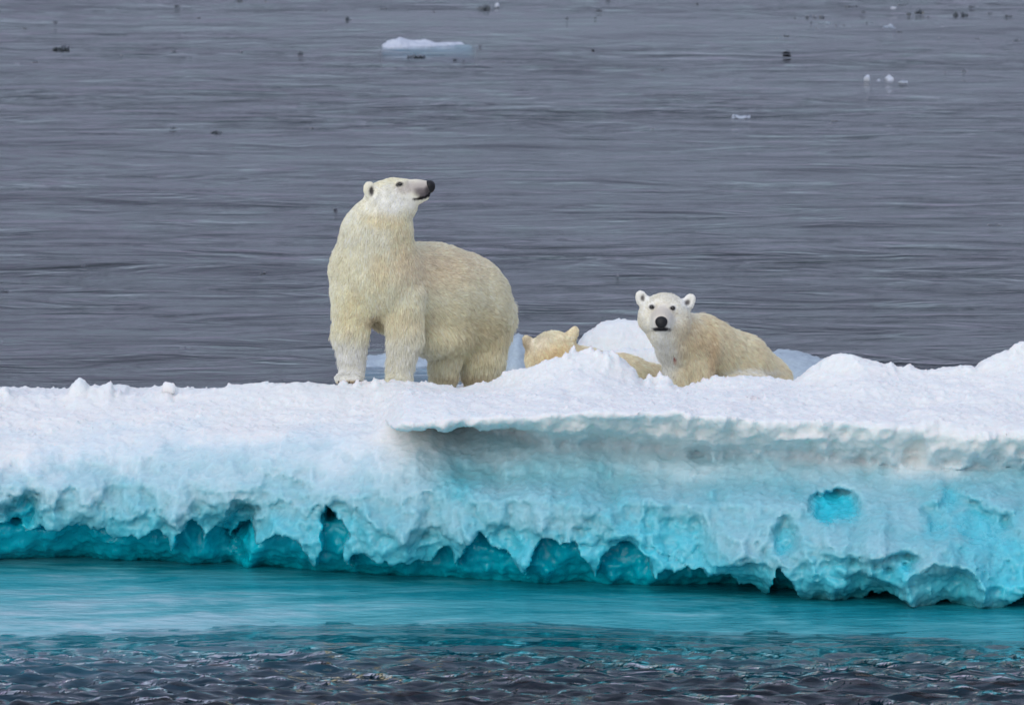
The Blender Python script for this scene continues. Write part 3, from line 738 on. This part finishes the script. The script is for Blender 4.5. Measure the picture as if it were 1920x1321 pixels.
def cub_front():
    s = Sdf()
    fl = (0.75, 0.35, -0.5)
    # body from chest to rump, lying behind the snow rim
    s.ell(P(1288, 690, 0.22), (0.185, 0.24, 0.27), flow=(0.05, -0.1, -1), k=0.06)
    s.cone(P(1262, 632, 0.02), 0.150, P(1300, 655, 0.22), 0.195, flow=(0.5, 0.1, -0.8), k=0.06)
    s.cone(P(1290, 622, 0.12), 0.150, P(1318, 640, 0.28), 0.180, flow=(0.7, 0.2, -0.5), k=0.06)
    s.cone(P(1314, 636, 0.25), 0.195, P(1385, 682, 0.60), 0.235, flow=fl, k=0.07)
    s.cone(P(1385, 682, 0.60), 0.235, P(1430, 722, 0.85), 0.245, flow=fl, k=0.07)
    s.ell(P(1395, 725, 0.42), (0.26, 0.20, 0.15), rot=(0, R(12), 0), flow=(0.8, -0.1, -0.4), k=0.05)  # folded hind leg
    s.cone(P(1270, 690, 0.05), 0.105, P(1268, 765, -0.08), 0.085, k=0.05)
    s.cone(P(1310, 690, 0.15), 0.120, P(1312, 770, -0.02), 0.085, k=0.05)
    s.ell(P(1265, 772, -0.16), (0.09, 0.13, 0.05), flow=(0, -1, 0), k=0.04)
    s.ell(P(1312, 776, -0.10), (0.09, 0.13, 0.05), flow=(0, -1, 0), k=0.04)
    # head facing the viewer
    s.ell(P(1246, 588, -0.12), (0.188, 0.17, 0.165), flow=(0, 0.6, 0.5), k=0.05)
    s.ell(P(1217, 598, -0.12), (0.085, 0.12, 0.10), flow=(-0.7, 0, -0.6), k=0.06)
    s.ell(P(1272, 605, -0.12), (0.095, 0.12, 0.12), flow=(0.7, 0, -0.6), k=0.06)
    s.ell(P(1244, 625, -0.10), (0.115, 0.12, 0.085), flow=(0, 0, -1), k=0.06)
    s.cone(P(1243, 590, -0.22), 0.090, P(1240, 603, -0.40), 0.072, flow=(0, 1, 0.6), k=0.045)
    s.ell(P(1240, 614, -0.40), (0.064, 0.05, 0.036), flow=(0, 0.5, -0.5), k=0.02)
    s.cone(P(1246, 625, -0.12), 0.12, P(1262, 660, 0.02), 0.125, flow=(0.1, 0, -1), k=0.05)
    for sx, (x, y), rr in ((-1, (1202, 557), -18), (1, (1293, 563), 28)):
        s.ell(P(x, y, -0.10), (0.043, 0.026, 0.054), rot=(0, R(rr), R(-12 * sx)), flow=(0, 0, 1), k=0.03)
        s.ell(P(x - 5 * sx, y + 9, -0.08), (0.045, 0.035, 0.045), flow=(0, 0, 1), k=0.04)
        s.ell(P(x - 1.5 * sx, y + 3, -0.136), (0.020, 0.024, 0.032), rot=(0, R(rr), 0), k=0.012, cut=True)
    me = s.mesh('polar_bear', 0.0105)
    WARM = np.array([0.94, 0.84, 0.63])
    sp = [(1246, 590, 62, 52, np.array([0.95, 0.93, 0.83]), 0.45, 0.9), (1204, 557, 17, 19, PALE, 0.3, 0.9), (1292, 564, 17, 19, PALE, 0.3, 0.9), (1246, 660, 26, 70, PALE, 0.5, 0.9), (1300, 625, 40, 30, np.array([0.82, 0.66, 0.43]), 0.7, 0.45),
          (1335, 675, 10, 40, np.array([0.66, 0.50, 0.30]), 0.7, 0.5), (1400, 695, 55, 8, PALE, 0.5, 0.7),
          (1242, 588, 20, 16, np.array([0.55, 0.47, 0.36]), 0.6, 0.65), (1240, 607, 13, 11, np.array([0.34, 0.30, 0.27]), 0.4, 0.75),
          (1240, 617, 17, 4.5, BLK * 2, 0.3, 1.0), (1263.5, 666, 2.4, 2.4, np.array([0.5, 0.12, 0.10]), 0.5, 0.9), (1265, 673, 2, 2, np.array([0.5, 0.15, 0.12]), 0.5, 0.6),
          (1222, 575.5, 5.2, 4.6, BLK * 2, 0.35, 0.95), (1261, 577.5, 5.4, 4.6, BLK * 2, 0.35, 0.95),
          (1205, 559, 3.6, 6, GREY * 0.6, 0.6, 0.9), (1289, 567, 5, 5, GREY * 0.6, 0.6, 0.9)]
    def coat(v):
        c = spots(v, sp, WARM[None].repeat(len(v), 0))
        return np.clip(c * (1 + 0.06 * fbm(v * 6, 3))[:, None], 0, 1)
    def flen(p):
        px, py = proj(p)
        hd = sstep(1.35, 0.95, np.hypot((px - 1245) / 52, (py - 588) / 52)) * sstep(0.25, 0.05, p[:, 1])
        L = 0.050 * (1 - hd) + 0.021 * hd
        mz = sstep(1.2, 0.8, np.hypot((px - 1241) / 24, (py - 600) / 26)) * sstep(-0.15, -0.25, p[:, 1])
        L = L * (1 - mz) + 0.005 * mz
        for ex, ey in ((1202, 557), (1293, 563)): L = np.where(np.hypot(px - ex, py - ey) < 15, 0.009, L)
        for ex, ey in ((1222, 575), (1262, 577)): L = np.where(np.hypot(px - ex, py - ey) < 7, 0.003, L)
        return L
    v = vcoords(me); n = vnormals(me)
    set_co(me, v - n * (flen(v) * 0.30)[:, None] * np.where(flen(v) > 0.012, 1, 0)[:, None])
    cattr(me, 'coat', coat(v) * 0.86)
    root = link('polar_bear', me, COAT, label='polar bear cub lying behind the snow rim and looking straight this way', cat='polar bear')
    make_fur('fur_cub', me, s, coat, root, 110000, flen, 0.0015, 12)
    blob('nose', P(1240, 602, -0.462), (0.046, 0.026, 0.038), NOSE, root, squash=[((0, 0.004, -0.03), (0.015, 0.02, 0.02))])
    blob('eye', P(1222, 575.5, -0.283), (0.015, 0.012, 0.014), EYE, root)
    blob('eye', P(1262, 577.5, -0.283), (0.017, 0.013, 0.016), EYE, root)
    return root

def cub_away():
    s = Sdf()
    fl = (1, 0.1, -0.35)
    s.ell(P(1036, 662, 0.10), (0.185, 0.17, 0.180), flow=(0.5, -0.6, -0.5), k=0.05)
    s.ell(P(1010, 675, 0.14), (0.11, 0.14, 0.14), flow=(-0.3, -0.3, -1), k=0.05)
    s.cone(P(1028, 680, 0.20), 0.10, P(1012, 705, 0.42), 0.06, flow=(0, -1, 0), k=0.05)        # muzzle, pointing away
    s.cone(P(1052, 672, 0.12), 0.150, P(1100, 694, 0.28), 0.165, flow=fl, k=0.07)
    s.cone(P(1100, 694, 0.28), 0.165, P(1165, 714, 0.45), 0.200, flow=fl, k=0.08)
    s.cone(P(1165, 714, 0.45), 0.200, P(1232, 735, 0.62), 0.215, flow=fl, k=0.08)
    s.cone(P(1110, 715, 0.35), 0.09, P(1085, 765, 0.30), 0.07, k=0.05)
    s.cone(P(1225, 745, 0.50), 0.13, P(1190, 775, 0.42), 0.08, k=0.05)
    for (x, y), rr in (((989, 640), -22), ((1076, 623), 20)):
        s.ell(P(x, y, 0.10), (0.042, 0.026, 0.052), rot=(0, R(rr), 0), flow=(0, 0, 1), k=0.035)
        s.ell(P(x + (6 if x < 1030 else -7), y + 9, 0.10), (0.045, 0.035, 0.045), flow=(0, 0, 1), k=0.04)
    me = s.mesh('polar_bear', 0.012)
    WARM = np.array([0.95, 0.85, 0.64])
    sp = [(1045, 665, 34, 22, np.array([0.88, 0.66, 0.34]), 0.8, 0.55), (988, 645, 9, 14, np.array([0.45, 0.36, 0.22]), 0.6, 0.6), (1010, 640, 30, 20, PALE, 0.6, 0.3)]
    def coat(v):
        c = spots(v, sp, WARM[None].repeat(len(v), 0))
        return np.clip(c * (1 + 0.06 * fbm(v * 6, 3))[:, None], 0, 1)
    def flen(p):
        px, py = proj(p)
        L = 0.026 + 0.020 * sstep(1090, 1140, px)
        for ex, ey in ((989, 640), (1076, 623)): L = np.where(np.hypot(px - ex, py - ey) < 12, 0.015, L)
        return L
    v = vcoords(me); n = vnormals(me)
    set_co(me, v - n * (flen(v) * 0.30)[:, None])
    cattr(me, 'coat', coat(v) * 0.86)
    root = link('polar_bear', me, COAT, label='polar bear cub seen from behind, its head and back showing above the snow', cat='polar bear')
    make_fur('fur_cub_away', me, s, coat, root, 60000, flen, 0.0015, 13)
    return root
adult(); cub_front(); cub_away()

# ------------------------------------------------------------------ drifting pieces of ice
CLEAR = simple_mat('clear_dark_ice', (0.06, 0.075, 0.085), 0.3, 0.6)
SNOWY = simple_mat('snowy_ice', (0.80, 0.83, 0.88), 0.7, 0.3)
PALEI = simple_mat('pale_ice', (0.48, 0.52, 0.58), 0.6, 0.3)
GREYI = simple_mat('grey_ice', (0.36, 0.41, 0.47), 0.5, 0.4)
def ico(sub):
    bm = __import__('bmesh').new(); __import__('bmesh').ops.create_icosphere(bm, subdivisions=sub, radius=1.0)
    v = np.array([x.co[:] for x in bm.verts]); f = np.array([[q.index for q in p.verts] for p in bm.faces]); bm.free()
    return v, f
ICO = ico(3)
def lump_mesh(name, w, h, dep, seed, lobes=3, sharp=0.35):
    """an irregular lump of ice with several peaks, standing in the water up to its waist"""
    r = np.random.default_rng(seed); V = []; F_ = []; n = 0
    for k in range(lobes):
        v, f = ICO; v = v.copy()
        q = v + 10 * r.random(3)
        d = 1 + sharp * vnoise(q * 1.6) + 0.5 * sharp * vnoise(q * 3.7)
        # cut a few flat facets
        for _ in range(7):
            nn = r.normal(size=3); nn /= np.linalg.norm(nn); o = 0.55 + 0.3 * r.random()
            dd = (v * d[:, None]) @ nn; d = np.where(dd > o, d * o / np.maximum(dd, 1e-6), d)
        v = v * d[:, None]
        t = (k + 0.5) / lobes - 0.5 if lobes > 1 else 0.0
        wl = (0.5 if lobes == 1 else 0.75 / lobes) * (0.7 + 0.6 * r.random()); hl = h * (1.0 if k == 0 else 0.45 + 0.6 * r.random())
        if lobes > 1 and k == 0: t = r.uniform(-0.25, 0.25)
        v[:, 2] = np.where(v[:, 2] < 0, v[:, 2] * 0.3, v[:, 2])
        v = v * np.array([w * wl, dep * 0.5, hl]) + np.array([w * t, dep * r.uniform(-0.2, 0.2), 0])
        V.append(v); F_.append(f + n); n += len(v)
    return mesh_np(name, np.concatenate(V), np.concatenate(F_), smooth=False)
DARKG = 'dark ice pieces drifting on the open water'
WHITEG = 'white ice lumps drifting on the open water'
def piece(px, py, wpx, hpx, mat, label=None, group=DARKG, lobes=3, seed=None):
    p = water_pt(px, py); d = p[1] - CAMY
    w = wpx * d / FPX; h = hpx * d / FPX * (0.95 if wpx > 14 else 0.85)
    if wpx <= 14: w *= 1.3
    p = p + np.array([0, 0, 0.012])
    sd = int(px * 7 + py * 13) if seed is None else seed
    me = lump_mesh('ice_piece', w, h, max(w * 0.6, 0.15), sd, lobes)
    small = 'tiny dark speck of ice drifting alone on the open water'
    link('ice_chunk', me, mat, label=label or small, cat='ice chunk', group=group, loc=tuple(p))
# (pixel x, waterline y, width, height) read off the photograph
piece(112, 94, 38, 11, CLEAR, 'jagged dark ice chunk with several peaks, near the upper left corner', lobes=5)
piece(776, 109, 42, 8, CLEAR, 'low dark ice chunk drifting just below the long white floe', lobes=5)
piece(905, 18, 30, 9, CLEAR, 'wide dark blocky ice chunk touching a white lump near the top edge', lobes=4)
piece(932, 13, 9, 8, PALEI, 'small white ice lump at the end of the wide dark chunk near the top edge', WHITEG, lobes=1)
piece(715, 18, 16, 4, CLEAR, 'thin dark ice sliver above the long white floe', lobes=3)
piece(653, 40, 10, 8, CLEAR, 'small upright dark ice chunk to the upper left of the long white floe', lobes=2)
piece(330, 13, 14, 4, CLEAR, 'thin dark ice sliver in the bright streaks at the upper left', lobes=3)
piece(447, 5, 14, 6, CLEAR, 'small dark ice chunk cut by the top edge of the photo', lobes=3)
piece(1120, 22, 14, 6, CLEAR, 'small dark ice chunk with a pale cap, right of the wide blocky one', lobes=3)
piece(1511, 34, 10, 6, CLEAR, 'small round dark ice chunk, left one of the pair above a flat chunk', lobes=2)
piece(1539, 34, 11, 6, CLEAR, 'small round dark ice chunk, right one of the pair above a flat chunk', lobes=2)
piece(1524, 48, 17, 5, CLEAR, 'flat dark ice chunk beside a small white ice lump', lobes=3)
piece(1551, 46, 11, 6, PALEI, 'small white ice lump beside a flat dark ice chunk', WHITEG, lobes=2)
piece(1583, 51, 26, 4, CLEAR, 'broken row of thin dark ice right of a small white lump', lobes=5)
piece(1627, 48, 23, 6, CLEAR, 'long dark ice chunk between two thinner grey pieces', lobes=4)
piece(1664, 54, 27, 7, GREYI, 'long flat grey ice chunk in the band of broken ice', lobes=4)
piece(1594, 14, 27, 4, CLEAR, 'thin dark ice sliver above the band of broken ice', lobes=4)
piece(1687, 12, 14, 5, CLEAR, 'small dark ice chunk close above a white lump, upper right', lobes=3)
piece(1672, 17, 12, 5, PALEI, 'small white ice lump near the upper right debris', WHITEG, lobes=2)
piece(1722, 26, 22, 10, CLEAR, 'large ragged dark ice chunk, upper right, left of the paired chunks', lobes=4)
piece(1789, 30, 16, 9, CLEAR, 'large round dark ice chunk, left of the paired chunks at upper right', lobes=2)
piece(1808, 30, 11, 8, CLEAR, 'round dark ice chunk, smaller and right one of the pair at upper right', lobes=2)
piece(1824, 15, 12, 5, CLEAR, 'small dark ice chunk just above the paired round chunks', lobes=3)
piece(1890, 32, 9, 6, CLEAR, 'small dark ice chunk by the upper right edge', lobes=2)
piece(1757, 46, 12, 4, CLEAR, 'small flat dark ice piece below the paired round chunks', lobes=3)
piece(1907, 79, 13, 5, CLEAR, 'dark ice chunk touching the right edge of the photo', lobes=3)
piece(1473, 70, 15, 4, CLEAR, 'flat dark ice piece, upper one of two set one above the other', lobes=3)
piece(1473, 99, 14, 4, CLEAR, 'dark ice piece with a raised tip, lower one of two set one above the other', lobes=3, seed=4)
piece(1626, 153, 20, 17, PALEI, 'square white ice lump, larger of the two white lumps at upper right', WHITEG, lobes=1)
piece(1646, 153, 8, 4, GREYI, 'tiny grey ice bit between the two white lumps at upper right', lobes=2)
piece(1667, 152, 15, 9, PALEI, 'small white ice lump with a low tail, right of the square white lump', WHITEG, lobes=2)
piece(1690, 158, 24, 7, GREYI, 'low dark grey ice piece just right of the two white lumps', lobes=3)
piece(1386, 222, 44, 6, GREYI, 'thin wet grey ice strip floating alone above the looking cub', lobes=6)
piece(402, 251, 26, 6, CLEAR, 'dark ice piece with pale ends left of the standing bear', lobes=4)
piece(322, 242, 18, 4, CLEAR, 'broken dark ice sliver a little left of the pale-ended piece', lobes=3)
piece(1860, 424, 36, 3.5, CLEAR, 'flat double dark ice piece far right above the snow hill', lobes=4)
piece(341, 655, 9, 4, CLEAR, 'small dark ice piece, left one of a close pair by the floe edge', lobes=2)
piece(354, 655, 9, 4, CLEAR, 'small dark ice piece, right one of a close pair by the floe edge', lobes=2)
piece(6, 549, 18, 5, CLEAR, 'dark ice piece with a thin spike at the left edge of the photo', lobes=3)
piece(490, 516, 5, 4, CLEAR, 'tiny dark ice bit left of the standing bear, with a twin close by', lobes=1)
piece(496, 515, 5, 5, CLEAR, 'tiny dark ice bit nearest the standing bear, right one of the twins', lobes=1)
for (x, y, w, h) in ((31, 122, 7, 4), (62, 119, 12, 3), (44, 55, 7, 3), (101, 44, 10, 4), (326, 98, 6, 4), (227, 106, 4, 3), (453, 98, 6, 3), (563, 100, 7, 3), (372, 36, 6, 3),
                     (608, 22, 9, 3), (498, 5, 7, 4), (814, 24, 4, 4), (852, 113, 8, 3), (869, 116, 5, 3), (941, 119, 10, 2), (1063, 37, 6, 5), (1138, 3, 9, 3), (1116, 36, 6, 3),
                     (1241, 134, 6, 4), (1110, 95, 7, 3), (1307, 8, 5, 3), (1456, 73, 4, 2), (1490, 37, 6, 4), (1527, 33, 7, 3), (1619, 25, 8, 4), (1704, 29, 6, 8), (1718, 41, 9, 3), (1686, 62, 7, 3),
                     (1766, 52, 8, 4), (1761, 72, 4, 2), (1856, 27, 7, 3), (1830, 75, 10, 3), (1807, 135, 9, 4), (1772, 137, 4, 2), (1564, 229, 10, 3), (1558, 233, 5, 2), (156, 501, 8, 3),
                     (629, 393, 6, 3), (1158, 520, 4, 2), (0, 643, 8, 5), (1224, 243, 6, 2), (584, 243, 6, 3), (1531, 56, 8, 3), (1567, 51, 4, 6), (1740, 33, 5, 3)):
    piece(x, y, w, h, CLEAR, lobes=2 if w > 6 else 1)
# the long white floe with its dark end
p0 = water_pt(805, 88); d0 = p0[1] - CAMY
low_floe('long', [(716, 88), (724, 80), (735, 75), (752, 73), (770, 78), (790, 79), (812, 80), (835, 79), (855, 82), (878, 84), (892, 89)], p0[1], 0.9, 0, 'long low white ice floe drifting at the top centre of the water', 7.0, PALEI)
piece(893, 91, 30, 7, CLEAR, 'dark forked ice chunk at the right end of the long white floe', lobes=4)
# loose blocks lying on the big floe
def block(px, py, Y, w, h, label, seed):
    c = P(px, py, Y)
    link('snow_block', lump_mesh('snow_block', w, h, w * 0.7, seed, 1, 0.2), ICE, label=label, cat='snow block', group='loose snow blocks on the big floe', loc=tuple(c))
block(1408, 757, -1.75, 0.26, 0.07, 'small angular snow block lying on the floe below the looking cub', 21)
block(317, 735, -0.32, 0.12, 0.09, 'small upright snow block on the floe rim, far left of the standing bear', 22)
